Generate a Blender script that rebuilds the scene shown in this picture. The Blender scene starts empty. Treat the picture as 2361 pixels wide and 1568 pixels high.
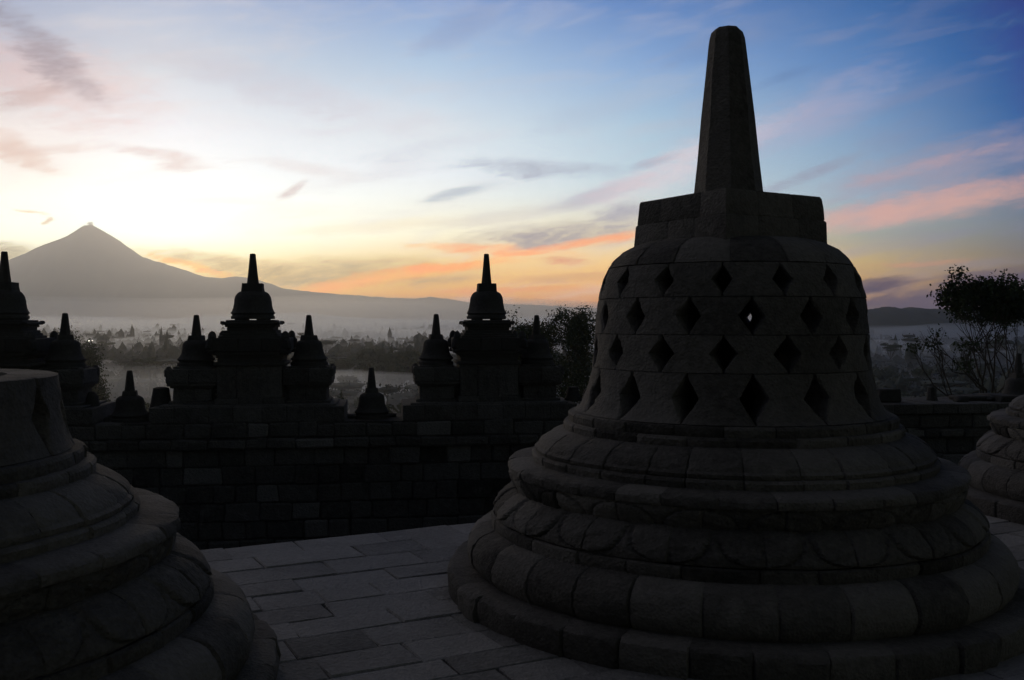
import bpy, math, random
import numpy as np
from mathutils import Vector, noise
R = math.radians
rnd = random.Random(7)
rng = np.random.default_rng(11)
S = bpy.context.scene
COL = S.collection
FPX, HORIZON = 960.0, 322.0            # focal length in pixels, row of the horizon

# ---------------------------------------------------------------- camera
cam = bpy.data.objects.new("camera", bpy.data.cameras.new("camera"))
COL.objects.link(cam)
cam.location = (0, 0, 1.6)
cam.rotation_euler = (R(90) - math.atan((340 - HORIZON) / FPX), 0, 0)
cam.data.sensor_width = 36
cam.data.lens = FPX * 36 / 1024
cam.data.clip_end = 40000
cam.data.clip_start = 0.05
S.camera = cam

# ---------------------------------------------------------------- render and exposure
S.view_settings.view_transform = 'Standard'
S.view_settings.look = 'None'
S.view_settings.exposure = 0
S.view_settings.gamma = 1
S.render.engine = 'CYCLES'
cy = S.cycles
cy.max_bounces = 5
cy.diffuse_bounces = 2
cy.glossy_bounces = 2
cy.volume_bounces = 0
cy.transparent_max_bounces = 24
cy.use_denoising = True
cy.sample_clamp_indirect = 4
SUN_AZ, SUN_EL = -21.0, 7.0
HAZE, MIST, FOOT_MIST = .00014, .0032, .00040          # air densities per metre

# ---------------------------------------------------------------- world: the dawn sky
def lin(c):
    return tuple((v / 255 / 12.92 if v / 255 <= .04045 else ((v / 255 + .055) / 1.055) ** 2.4) for v in c)

def sky_dir(x, y):                      # azimuth and elevation in degrees
    px, py = x / 2.3057 - 512, HORIZON - y / 2.3057
    return math.degrees(math.atan(px / FPX)), math.degrees(math.atan(py / math.hypot(px, FPX)))

W = bpy.data.worlds.new("World")
S.world = W
W.use_nodes = True
NT = W.node_tree
NT.nodes.clear()

def node(tree, t, **kw):
    n = tree.nodes.new(t)
    for k, v in kw.items():
        setattr(n, k, v)
    return n

def mth(op, a, b=None, c=None, tree=None, clamp=False):
    tree = tree or NT
    n = node(tree, 'ShaderNodeMath', operation=op, use_clamp=clamp)
    for i, v in enumerate((a, b, c)):
        if v is None:
            continue
        if isinstance(v, (int, float)):
            n.inputs[i].default_value = v
        else:
            tree.links.new(v, n.inputs[i])
    return n.outputs[0]

def sstep(x, a, b, tree=None, kind='SMOOTHSTEP'):
    tree = tree or NT
    n = node(tree, 'ShaderNodeMapRange', interpolation_type=kind)
    tree.links.new(x, n.inputs[0])
    n.inputs[1].default_value, n.inputs[2].default_value = a, b
    n.inputs[3].default_value, n.inputs[4].default_value = 0, 1
    return n.outputs[0]

def mixc(f, a, b, tree=None, blend='MIX'):
    tree = tree or NT
    n = node(tree, 'ShaderNodeMix', data_type='RGBA', blend_type=blend)
    for s, v in ((0, f), (6, a), (7, b)):
        if isinstance(v, (int, float)):
            n.inputs[s].default_value = v
        elif isinstance(v, tuple):
            n.inputs[s].default_value = (*v[:3], 1)
        else:
            tree.links.new(v, n.inputs[s])
    return n.outputs[2]

def noise_tex(vec, scale, detail=4, rough=.55, tree=None, dist=0):
    tree = tree or NT
    n = node(tree, 'ShaderNodeTexNoise')
    n.inputs['Scale'].default_value = scale
    n.inputs['Detail'].default_value = detail
    n.inputs['Roughness'].default_value = rough
    n.inputs['Distortion'].default_value = dist
    tree.links.new(vec, n.inputs['Vector'])
    return n

tc = node(NT, 'ShaderNodeTexCoord')
sep = node(NT, 'ShaderNodeSeparateXYZ')
NT.links.new(tc.outputs['Generated'], sep.inputs[0])
DEG = 180 / math.pi
az = mth('MULTIPLY', mth('ARCTAN2', sep.outputs[0], sep.outputs[1]), DEG)
el = mth('MULTIPLY', mth('ARCSINE', sep.outputs[2]), DEG)

# smooth colour of the sky: elevation ramps at several azimuths
YS = [0, 150, 300, 400, 450, 540, 600, 650, 690, 715, 742]
STATIONS = [
    (0,    [(184,187,202),(210,202,203),(247,234,225),(254,244,230),(258,254,238),(262,258,232),(258,240,195),(245,220,165),(215,190,140),(185,165,135),(165,152,135)]),
    (400,  [(190,195,211),(216,216,219),(244,241,241),(256,254,248),(265,265,256),(270,270,245),(262,242,190),(248,212,145),(225,185,125),(190,160,125),(165,150,135)]),
    (1000, [(142,165,206),(184,202,221),(224,229,231),(237,239,239),(242,242,234),(248,238,205),(238,206,146),(228,182,118),(210,158,110),(175,142,120),(150,140,135)]),
    (1500, [(104,134,186),(140,168,206),(176,199,214),(190,208,215),(202,213,211),(228,208,164),(236,196,132),(230,172,106),(205,148,102),(150,128,120),(125,120,122)]),
    (2000, [(74,108,160),(96,131,179),(130,157,187),(148,170,188),(152,172,185),(162,164,146),(190,165,114),(182,146,98),(160,126,92),(115,104,100),(70,80,98)]),
    (2361, [(36,70,127),(43,84,142),(70,105,155),(95,118,150),(105,122,140),(122,124,120),(128,116,96),(122,104,88),(104,90,86),(82,80,86),(45,60,85)]),
]
UP = {0: (186,178,182), 400: (186,179,184), 1000: (156,154,168), 1500: (114,120,148), 2000: (66,86,126), 2361: (36,62,108)}
LOW_BOOST = 1.0
def ramp_for(x, cols):
    r = node(NT, 'ShaderNodeValToRGB')
    E0, E1 = -2.0, 38.0
    NT.links.new(sstep(el, E0, E1, kind='LINEAR'), r.inputs[0])
    stops = []
    for y, c in zip(YS, cols):
        e = sky_dir(x, y)[1]
        stops.append((e, tuple(v for v in lin(c))))
    stops.append((27.0, tuple(v * .95 for v in lin(UP[x]))))
    stops.append((37.0, tuple(v * .8 for v in lin(UP[x]))))
    stops.sort()
    stops = [((e - E0) / (E1 - E0), c) for e, c in stops]
    el_ = r.color_ramp.elements
    el_[0].position, el_[0].color = stops[0][0], (*stops[0][1], 1)
    el_[1].position, el_[1].color = stops[-1][0], (*stops[-1][1], 1)
    for p, c in stops[1:-1]:
        e = el_.new(p)
        e.color = (*c, 1)
    return r.outputs[0]
AZS = [sky_dir(x, 742)[0] for x, _ in STATIONS]
sky = ramp_for(*STATIONS[0])
for i in range(1, len(STATIONS)):
    sky = mixc(sstep(az, AZS[i - 1], AZS[i], kind='SMOOTHSTEP' if i in (1,) else 'LINEAR'), sky, ramp_for(*STATIONS[i]))

# clouds: wisps and banks laid out by azimuth, elevation, size and tilt
def cxyz(x, y, z=0.0):
    n = node(NT, 'ShaderNodeCombineXYZ')
    for i, v in enumerate((x, y, z)):
        if isinstance(v, (int, float)):
            n.inputs[i].default_value = v
        else:
            NT.links.new(v, n.inputs[i])
    return n.outputs[0]
tilt = mth('SUBTRACT', el, mth('MULTIPLY', az, .16))        # the clouds' common slant
vec = cxyz(mth('MULTIPLY', az, .16), mth('MULTIPLY', tilt, .75), 3.3)
n1 = noise_tex(vec, 1.0, 6, .6, dist=.4)
n2 = noise_tex(cxyz(mth('MULTIPLY', az, .45), mth('MULTIPLY', tilt, 1.5), 8.1), 1.0, 5, .6, dist=.8)
N1 = mth('SUBTRACT', n1.outputs['Fac'], .5)
N2 = mth('SUBTRACT', n2.outputs['Fac'], .5)
wx = mth('ADD', az, mth('ADD', mth('MULTIPLY', N1, 4.0), mth('MULTIPLY', N2, .9)))
wy = mth('ADD', el, mth('MULTIPLY', N1, 1.3))
n3 = noise_tex(cxyz(mth('MULTIPLY', az, 1.3), mth('MULTIPLY', tilt, 4.5), 2.7), 1.0, 6, .65, dist=.5)
NN = mth('ADD', mth('ADD', mth('MULTIPLY', N1, 2.2), mth('MULTIPLY', N2, 2.4)), mth('MULTIPLY', mth('SUBTRACT', n3.outputs['Fac'], .5), 1.8))

# general faint streaking of the upper cloud veil
veil = sstep(n1.outputs['Fac'], .44, .72)
sky = mixc(mth('MULTIPLY', veil, .30), sky, mixc(sstep(az, 2, 24), mixc(sstep(az, -22, 2), lin((238,224,216)), lin((204,199,205))), lin((140,138,162))))
CLOUDS = [  # x, y, half length, half thickness, tilt, colour, opacity
    (110,185,260,80,-8,(232,196,186),.55), (95,120,160,40,-34,(146,130,134),.65), (45,232,110,22,22,(206,178,168),.65),
    (55,352,95,28,-25,(226,192,172),.75), (140,346,90,12,6,(228,200,185),.6), (360,360,120,16,-8,(224,198,186),.75), (690,388,130,12,-4,(230,214,206),.55),
    (683,437,34,10,38,(212,190,182),.8), (1060,70,110,30,25,(150,160,190),.5), (1250,390,170,18,-3,(172,174,184),.75),
    (1500,378,60,10,15,(160,160,174),.75), (1050,447,90,11,14,(180,184,190),.75), (1400,445,110,17,18,(178,172,180),.7),
    (1600,368,210,36,22,(226,206,206),.7), (1850,275,200,55,22,(178,170,190),.55), (1870,402,120,13,20,(150,150,164),.65),
    (1790,185,80,10,15,(104,128,168),.5), (2200,378,340,50,12,(166,152,162),.65), (2120,388,170,14,11,(196,160,158),.5),
    (2170,467,340,34,8,(218,168,150),.8), (1440,497,75,28,14,(162,156,166),.8), (1270,546,190,28,4,(158,148,148),.9),
    (1345,560,190,9,9,(254,168,110),.95), (1130,576,170,9,-3,(252,174,116),.9), (1190,556,60,14,0,(150,140,145),.7),
    (780,632,280,32,2,(178,158,124),.85), (490,608,190,22,-6,(190,164,120),.85), (430,616,110,8,-13,(255,190,105),.9),
    (900,640,240,17,10,(255,178,98),.95), (1020,617,170,10,5,(253,166,100),.85), (980,652,150,10,4,(170,150,125),.6),
    (1290,600,60,9,-2,(214,148,116),.8), (1330,640,150,8,2,(190,152,118),.6), (1180,668,160,7,2,(224,150,108),.6),
    (25,580,80,18,-6,(168,148,112),.9), (45,498,40,4,-8,(232,188,138),.8), (100,513,16,5,0,(205,160,120),.8),
    (1700,90,160,30,14,(118,138,176),.4), (1420,240,180,30,16,(178,188,204),.5), (820,260,240,40,-8,(226,220,222),.45), (560,180,260,40,-12,(206,198,204),.45), (900,520,240,14,4,(244,226,190),.5), (560,470,200,16,-3,(252,244,220),.5), (1150,500,150,14,8,(214,206,192),.5), (1000,340,160,16,10,(214,212,216),.5),
    (2045,653,75,16,8,(90,80,90),1.0), (2235,676,260,34,7,(98,88,96),1.0), (2080,702,160,18,3,(98,88,96),1.0), (2300,655,120,26,4,(96,86,95),1.0), (2230,632,110,6,6,(112,98,100),.8), (2120,605,110,5,3,(205,145,110),.5),
]
for (x, y, a, b, ang, c, op) in CLOUDS:
    a0, e0 = sky_dir(x, y)
    k = 1 / 2.3057 / FPX * DEG * math.cos(R(a0))
    a, b = a * k * math.cos(R(a0)), b * k
    dx, dy = mth('SUBTRACT', wx, a0), mth('SUBTRACT', wy, e0)
    ca, sa = math.cos(R(ang)), math.sin(R(ang))
    u = mth('ADD', mth('MULTIPLY', dx, ca / a), mth('MULTIPLY', dy, sa / a))
    v = mth('ADD', mth('MULTIPLY', dx, -sa / b), mth('MULTIPLY', dy, ca / b))
    s = mth('ADD', mth('MULTIPLY', u, u), mth('MULTIPLY', v, v))
    m = sstep(mth('SUBTRACT', s, NN), 2.1, -.75)
    sky = mixc(mth('MULTIPLY', m, op), sky, lin(c))

# away from the dawn the sky is a dim twilight
nish = node(NT, 'ShaderNodeTexSky', sky_type='NISHITA')
nish.sun_disc = False
nish.sun_elevation = R(SUN_EL)
nish.sun_rotation = R(SUN_AZ)
dim = node(NT, 'ShaderNodeVectorMath', operation='SCALE')
NT.links.new(nish.outputs[0], dim.inputs[0])
dim.inputs['Scale'].default_value = .05
west = mixc(.5, dim.outputs[0], (.10, .098, .098))
side = mth('MAXIMUM', sstep(az, 32, 80), sstep(mth('MULTIPLY', az, -1), 65, 145))
sky = mixc(mth('MAXIMUM', side, sstep(el, 34, 85)), sky, west)
# the sky stands beyond the haze: its own radiance is what is left after the air's glow and absorption
AIR = [(-29, (.52, .42, .31)), (-14, (.50, .41, .31)), (0, (.27, .23, .19)), (14, (.16, .148, .135)), (29, (.10, .10, .105)), (60, (.05, .05, .06))]
ar = node(NT, 'ShaderNodeValToRGB')
NT.links.new(sstep(az, -60, 60, kind='LINEAR'), ar.inputs[0])
for k, (a, c) in enumerate(AIR):
    e = ar.color_ramp.elements[k] if k < 2 else ar.color_ramp.elements.new((a + 60) / 120)
    e.position, e.color = (a + 60) / 120, (*c, 1)
path = mth('MINIMUM', 7600, mth('DIVIDE', 688, mth('MAXIMUM', sep.outputs[2], .01)))
Tn = mth('POWER', math.e, mth('MULTIPLY', path, -HAZE))
def vscale(c, f):
    n = node(NT, 'ShaderNodeVectorMath', operation='SCALE')
    NT.links.new(c, n.inputs[0])
    NT.links.new(f, n.inputs['Scale'])
    return n.outputs[0]
def vop(op, a, b):
    n = node(NT, 'ShaderNodeVectorMath', operation=op)
    NT.links.new(a, n.inputs[0])
    NT.links.new(b, n.inputs[1])
    return n.outputs[0]
rest = vscale(vop('SUBTRACT', sky, vscale(ar.outputs[0], mth('MULTIPLY', mth('SUBTRACT', 1, Tn), mth('ADD', 1, mth('MULTIPLY', sstep(el, 1, 12), .5))))), mth('DIVIDE', 1, Tn))
floor_ = vscale(sky, mth('MULTIPLY', 1, .12))
sky = vop('MAXIMUM', rest, floor_)
bg = node(NT, 'ShaderNodeBackground')
bg.inputs[1].default_value = 1.0
NT.links.new(sky, bg.inputs[0])
NT.links.new(bg.outputs[0], node(NT, 'ShaderNodeOutputWorld').inputs[0])

# ---------------------------------------------------------------- sun: just under the cloud bank behind the volcano
sl = bpy.data.lights.new("sun", 'SUN')
sl.energy = 0.52
sl.angle = R(12)
sl.color = (1, .76, .49)
sun = bpy.data.objects.new("sun", sl)
COL.objects.link(sun)
sd = Vector((math.sin(R(SUN_AZ)) * math.cos(R(SUN_EL)), math.cos(R(SUN_AZ)) * math.cos(R(SUN_EL)), math.sin(R(SUN_EL))))
sun.rotation_euler = sd.to_track_quat('Z', 'Y').to_euler()

# ---------------------------------------------------------------- materials
def stone(name, lo, hi, bump=.35, scale=1.0, rough=.95, spec=.1):
    m = bpy.data.materials.new(name)
    m.use_nodes = True
    t = m.node_tree
    p = t.nodes['Principled BSDF']
    p.inputs['Roughness'].default_value = rough
    p.inputs['Specular IOR Level'].default_value = spec
    tcn = node(t, 'ShaderNodeTexCoord')
    at = node(t, 'ShaderNodeAttribute', attribute_name='tone')
    big = noise_tex(tcn.outputs['Object'], 2.3 * scale, 5, .6, t)
    fine = noise_tex(tcn.outputs['Object'], 28 * scale, 6, .7, t)
    pit = node(t, 'ShaderNodeTexVoronoi')
    pit.inputs['Scale'].default_value = 60 * scale
    t.links.new(tcn.outputs['Object'], pit.inputs['Vector'])
    f = mth('ADD', at.outputs['Fac'], mth('MULTIPLY', mth('SUBTRACT', big.outputs['Fac'], .5, tree=t), .75, tree=t), tree=t)
    f = mth('ADD', f, mth('MULTIPLY', mth('SUBTRACT', fine.outputs['Fac'], .5, tree=t), .9, tree=t), tree=t, clamp=True)
    c = mixc(f, lo, hi, t)
    lich = sstep(noise_tex(tcn.outputs['Object'], 5.5 * scale, 6, .65, t).outputs['Fac'], .58, .74, t)
    c = mixc(mth('MULTIPLY', lich, .35, tree=t), c, tuple(v * 1.25 for v in hi), t)
    t.links.new(c, p.inputs['Base Color'])
    h = mth('ADD', mth('MULTIPLY', fine.outputs['Fac'], 1.0, tree=t), mth('MULTIPLY', pit.outputs['Distance'], .5, tree=t), tree=t)
    h = mth('ADD', h, mth('MULTIPLY', big.outputs['Fac'], 1.2, tree=t), tree=t)
    b = node(t, 'ShaderNodeBump')
    b.inputs['Strength'].default_value = bump
    b.inputs['Distance'].default_value = .03 / scale
    t.links.new(h, b.inputs['Height'])
    t.links.new(b.outputs[0], p.inputs['Normal'])
    return m

def flat(name, c, rough=.9, var=.5, scale=.05):
    m = bpy.data.materials.new(name)
    m.use_nodes = True
    t = m.node_tree
    p = t.nodes['Principled BSDF']
    p.inputs['Roughness'].default_value = rough
    p.inputs['Specular IOR Level'].default_value = .1
    tcn = node(t, 'ShaderNodeTexCoord')
    n = noise_tex(tcn.outputs['Object'], scale, 5, .6, t)
    t.links.new(mixc(n.outputs['Fac'], tuple(v * (1 - var) for v in c), tuple(v * (1 + var) for v in c), t), p.inputs['Base Color'])
    return m

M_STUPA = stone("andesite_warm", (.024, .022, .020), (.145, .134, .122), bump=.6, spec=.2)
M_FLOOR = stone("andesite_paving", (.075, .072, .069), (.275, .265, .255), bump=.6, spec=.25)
M_WALL = stone("andesite_wall", (.030, .029, .028), (.13, .127, .123), bump=.7, scale=.7)
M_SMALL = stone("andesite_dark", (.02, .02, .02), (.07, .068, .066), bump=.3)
M_LEAF = flat("dark_leaves", (.035, .05, .022), var=.5, scale=.6)
M_MIDLEAF = flat("valley_leaves", (.05, .065, .035), var=.5, scale=.2)
M_BARK = flat("bark", (.05, .042, .035), var=.4, scale=2)
M_FOREST = flat("forest_leaves", (.045, .055, .045), var=.5, scale=.02)
M_GROUND = flat("valley_ground", (.06, .065, .05), var=.6, scale=.012)
M_MOUNT = flat("mountain_slope", (.06, .065, .06), var=.3, scale=.004)

# ---------------------------------------------------------------- mesh helpers
class MB:
    def __init__(s):
        s.v, s.f, s.t = [], [], []
    def grid(s, pts, nu, nv, tone, closed=False):      # pts: nu columns of nv points
        o = len(s.v)
        s.v += pts
        for i in range(nu - 1):
            for j in range(nv - 1):
                a = o + i * nv + j
                s.f.append((a, a + nv, a + nv + 1, a + 1))
                s.t.append(tone)
    def box(s, x0, x1, y0, y1, z0, z1, tone=.5, ch=.0, jit=0.0):
        o = len(s.v)
        if ch <= 0:
            s.v += [(x, y, z) for z in (z0, z1) for y in (y0, y1) for x in (x0, x1)]
            fs = [(0, 2, 3, 1), (4, 5, 7, 6), (0, 1, 5, 4), (1, 3, 7, 5), (3, 2, 6, 7), (2, 0, 4, 6)]
        else:
            c = min(ch, (x1 - x0) * .3, (y1 - y0) * .3, (z1 - z0) * .3)
            xs, ys, zs = (x0, x1), (y0, y1), (z0, z1)
            idx, pts = {}, []
            for i in (0, 1):
                for j in (0, 1):
                    for k in (0, 1):
                        sx, sy, sz = (1, -1)[i], (1, -1)[j], (1, -1)[k]
                        jx, jy, jz = [rnd.uniform(-jit, jit) for _ in range(3)]
                        for q, d in enumerate(((0, 1, 1), (1, 0, 1), (1, 1, 0))):
                            idx[i, j, k, q] = len(pts)
                            pts.append((xs[i] + jx + sx * c * d[0], ys[j] + jy + sy * c * d[1], zs[k] + jz + sz * c * d[2]))
            fs = []
            for i in (0, 1):
                fs.append([idx[i, j, k, 0] for j, k in ((0, 0), (1, 0), (1, 1), (0, 1))])
                fs.append([idx[j, i, k, 1] for j, k in ((0, 0), (1, 0), (1, 1), (0, 1))])
                fs.append([idx[j, k, i, 2] for j, k in ((0, 0), (1, 0), (1, 1), (0, 1))])
            for a in (0, 1):
                for b in (0, 1):
                    fs.append([idx[0, a, b, 1], idx[1, a, b, 1], idx[1, a, b, 2], idx[0, a, b, 2]])
                    fs.append([idx[a, 0, b, 0], idx[a, 1, b, 0], idx[a, 1, b, 2], idx[a, 0, b, 2]])
                    fs.append([idx[a, b, 0, 0], idx[a, b, 1, 0], idx[a, b, 1, 1], idx[a, b, 0, 1]])
                    for k in (0, 1):
                        fs.append([idx[a, b, k, q] for q in (0, 1, 2)])
            s.v += pts
        for f in fs:
            s.f.append(tuple(o + q for q in f))
            s.t.append(tone)
    def build(s, name, mat, parent=None, smooth=35, loc=None, fix=True):
        me = bpy.data.meshes.new(name)
        me.from_pydata(s.v, [], s.f)
        at = me.attributes.new('tone', 'FLOAT', 'FACE')
        at.data.foreach_set('value', np.array(s.t, dtype=np.float32))
        if fix:
            import bmesh
            bm = bmesh.new()
            bm.from_mesh(me)
            bmesh.ops.remove_doubles(bm, verts=bm.verts, dist=.0004)
            bmesh.ops.recalc_face_normals(bm, faces=bm.faces)
            bm.to_mesh(me)
            bm.free()
        if smooth:
            me.polygons.foreach_set('use_smooth', [True] * len(me.polygons))
            me.set_sharp_from_angle(angle=R(smooth))
        me.materials.append(mat)
        o = bpy.data.objects.new(name, me)
        COL.objects.link(o)
        if parent:
            o.parent = parent
        if loc:
            o.location = loc
        return o

def tag(o, label=None, cat=None, group=None, kind=None):
    for k, v in (('label', label), ('category', cat), ('group', group), ('kind', kind)):
        if v:
            o[k] = v
    return o
def thing(name, label, cat, loc, rz=0, group=None):
    o = bpy.data.objects.new(name, None)
    COL.objects.link(o)
    o.empty_display_size = .3
    o.location = loc
    o.rotation_euler = (0, 0, rz)
    return tag(o, label, cat, group)
def copy_child(ch, parent):
    below = kids(ch)
    c = ch.copy()
    COL.objects.link(c)
    c.parent = parent
    for g in below:
        copy_child(g, c)
    return c
def kids(o):
    return [c for c in COL.objects if c.parent == o]

def nz(x, y, z):
    return noise.noise(Vector((x, y, z)))

def band(mb, prof, nb, phase=0.0, cols=8, gap=.014, depth=.014, rj=.006, rough=.005, disp=None, tone=(.2, .75), joint=.12):
    """one masonry course of a round stupa: the profile swept round and cut into blocks"""
    step = 2 * math.pi / nb
    edges = [phase + step * (b + rnd.uniform(-joint, joint)) for b in range(nb)]
    edges.append(edges[0] + 2 * math.pi)
    nv = len(prof)
    for b in range(nb):
        t0, t1 = edges[b], edges[b + 1]
        e = gap / 2 / (prof[0][0] * (t1 - t0))
        us = [0, e] + [e + (1 - 2 * e) * k / cols for k in range(1, cols)] + [1 - e, 1]
        jr = rnd.uniform(-rj, rj)
        dk = depth * rnd.uniform(.6, 1.3)
        tn = rnd.uniform(*tone)
        if rnd.random() < .16:
            tn -= .25
        pts = []
        for k, u in enumerate(us):
            th = t0 + (t1 - t0) * u
            for j, (r, z) in enumerate(prof):
                q = r - (dk if k in (0, len(us) - 1) else -jr)
                if r > .05:
                    q += 1.35 * rough * (nz(th * 5 * r, z * 9, r * 3) + .7 * nz(th * 17 * r, z * 25, 7))
                if k in (1, len(us) - 2) and r > .3:
                    q -= .022 * max(0, nz(th * 11, z * 34, b * 1.7) - .12)
                if disp:
                    q += disp(th, j / (nv - 1))
                pts.append((q * math.sin(th), -q * math.cos(th), z + .4 * rough * nz(th * 7, r * 9, 2)))
        mb.grid(pts, len(us), nv, tn)

def arc(pts, n=6):
    """smooth a coarse profile with a Catmull-Rom curve"""
    out = []
    P = [pts[0]] + list(pts) + [pts[-1]]
    for i in range(1, len(P) - 2):
        p0, p1, p2, p3 = P[i - 1:i + 3]
        for k in range(n):
            t = k / n
            out.append(tuple(.5 * (2 * p1[d] + (p2[d] - p0[d]) * t + (2 * p0[d] - 5 * p1[d] + 4 * p2[d] - p3[d]) * t * t + (3 * p1[d] - p0[d] - 3 * p2[d] + p3[d]) * t ** 3) for d in (0, 1)))
    out.append(pts[-1])
    return out

def polyband(mb, n, rows, rot, per_side=1, tone=(.3, .6), gap=.012, depth=.01, rough=.004, cut=.0, lean=(0, 0), cap=True, gz=0):
    """n-sided tapering shaft; rows: (half diagonal, z)"""
    for s in range(n):
        a0, a1 = rot + 2 * math.pi * s / n, rot + 2 * math.pi * (s + 1) / n
        js = [k / per_side + (rnd.uniform(-.08, .08) if 0 < k < per_side else 0) for k in range(per_side + 1)]
        for b in range(per_side):
            u0, u1 = js[b], js[b + 1]
            inner = max(2, int(6 / per_side))
            us = [u0] + ([u0 + .02] if b else []) + [u0 + (u1 - u0) * k / inner for k in range(1, inner)] + ([u1 - .02] if b < per_side - 1 else []) + [u1]
            pts = []
            for u in us:
                for (r, z) in rows:
                    x = r * (math.sin(a0) * (1 - u) + math.sin(a1) * u)
                    y = -r * (math.cos(a0) * (1 - u) + math.cos(a1) * u)
                    k = 1.0
                    if (u == u0 and b) or (u == u1 and b < per_side - 1):
                        k -= depth / max(r, .05)
                    if cut and u in (0, 1):
                        k -= cut
                    k += rough / max(r, .05) * (nz(x * 9, y * 9, z * 9) + .5 * nz(x * 30, y * 30, z * 30))
                    h = (z - rows[0][1])
                    pts.append((x * k + lean[0] * h, y * k + lean[1] * h, z))
            mb.grid(pts, len(us), len(rows), rnd.uniform(*tone))
    if cap:
        r, z = rows[-1]
        h = z - rows[0][1]
        o = len(mb.v)
        for s in range(n):
            a = rot + 2 * math.pi * s / n
            mb.v.append((r * math.sin(a) * (1 - cut) + lean[0] * h, -r * math.cos(a) * (1 - cut) + lean[1] * h, z - .001))
        mb.f.append(tuple(range(o, o + n)))
        mb.t.append(.45)

# ---------------------------------------------------------------- the large perforated stupas
def petal(n, amp, wide=.475, p=3.4, flip=False, ph=0.0):
    """lotus petals carved as raised U-shaped lobes with a groove round each"""
    def f(th, v):
        if flip:
            v = 1 - v
        v = min(1, max(0, (v - .10) / .90))
        q = ((th - ph) * n / (2 * math.pi)) % 1 - .5
        w = wide * (1 - (1 - v) ** p) ** .5
        d = w - abs(q)
        if d < -.03:
            return -.7 * amp
        if d < .02:
            return -1.5 * amp
        return -.5 * amp if d < .05 else 0.0
    return f

def bell_r(z):
    T = [(1.055, .955), (1.075, .92), (1.12, .892), (1.18, .866), (1.25, .846), (1.33, .832), (1.42, .822), (1.53, .815), (1.65, .806), (1.745, .792), (1.85, .768), (1.92, .735), (1.98, .695), (2.03, .64), (2.07, .56), (2.085, .5)]
    return float(np.interp(z, [a for a, _ in T], [b for _, b in T]))

NH = 15
HSTEP = 2 * math.pi / NH
def lattice(mb, z0, z1, phase, half, top=False, prof=None, hv=.93, thick=.2, tone=(.3, .6), holes=None, chipped=None):
    """one course of the bell: blocks cut so that a diamond opens between each two"""
    NV = 17
    vs = [0, .012] + [.03 + .94 * k / (NV - 1) for k in range(NV)] + [.988, 1]
    cs = holes or [phase + HSTEP * k for k in range(NH)]
    cs = cs + [cs[0] + 2 * math.pi]
    for b in range(len(cs) - 1):
        c0, c1 = cs[b], cs[b + 1]
        tn = rnd.uniform(*tone)
        ha, hb = half * rnd.uniform(.78, .98), half * rnd.uniform(.78, .98)
        va, vb = hv * rnd.uniform(.9, 1), hv * rnd.uniform(.9, 1)
        sh = rnd.uniform(-.05, .05)
        if chipped is not None and abs(c0 - chipped) < 1e-6:        # a narrow opening, partly filled
            ha, va = ha * .66, .5
        if chipped is not None and abs(c1 - chipped) < 1e-6:
            hb, vb = hb * .66, .5
        us = [0, .02, .06] + [.06 + .88 * k / 8 for k in range(1, 8)] + [.94, .98, 1]
        out, inn = [], []
        for u in us:
            for v in vs:
                z = z0 + (z1 - z0) * v
                g = max(0.0, 1 - abs(2 * v - 1 + sh) / va) * ha
                g = g * (1 + .12 * nz(v * 5, b * 3.1, z0 * 7)) if g > 0 else g
                g2 = max(0.0, 1 - abs(2 * v - 1) / vb) * hb
                L, Q = c0 + g + .004, c1 - g2 - .004
                th = L + (Q - L) * u
                r = (prof or bell_r)(z)
                r += .007 * nz(th * 4, z * 6, 3) + .005 * nz(th * 14, z * 18, 5)
                if u in (.02, .98):
                    r -= .02 * max(0, nz(th * 9, z * 30, b * 2.3) - .1)
                if v in (0, 1):
                    r -= .012
                if u in (0, 1):
                    r -= .010
                out.append((r * math.sin(th), -r * math.cos(th), z))
                ri = (prof or bell_r)(z) - thick
                thi = c0 + .8 * g + .004 + (c1 - c0 - .8 * (g + g2) - .008) * u
                inn.append((ri * math.sin(thi), -ri * math.cos(thi), z))
        n, m = len(us), len(vs)
        mb.grid(out, n, m, tn)
        mb.grid(inn, n, m, tn * .9)
        for u in (0, n - 1):
            mb.grid(out[u * m:(u + 1) * m] + inn[u * m:(u + 1) * m], 2, m, tn)
        for v in ([m - 1] if top else []) + [0]:
            mb.grid(out[v::m] + inn[v::m], 2, n, tn)

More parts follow.
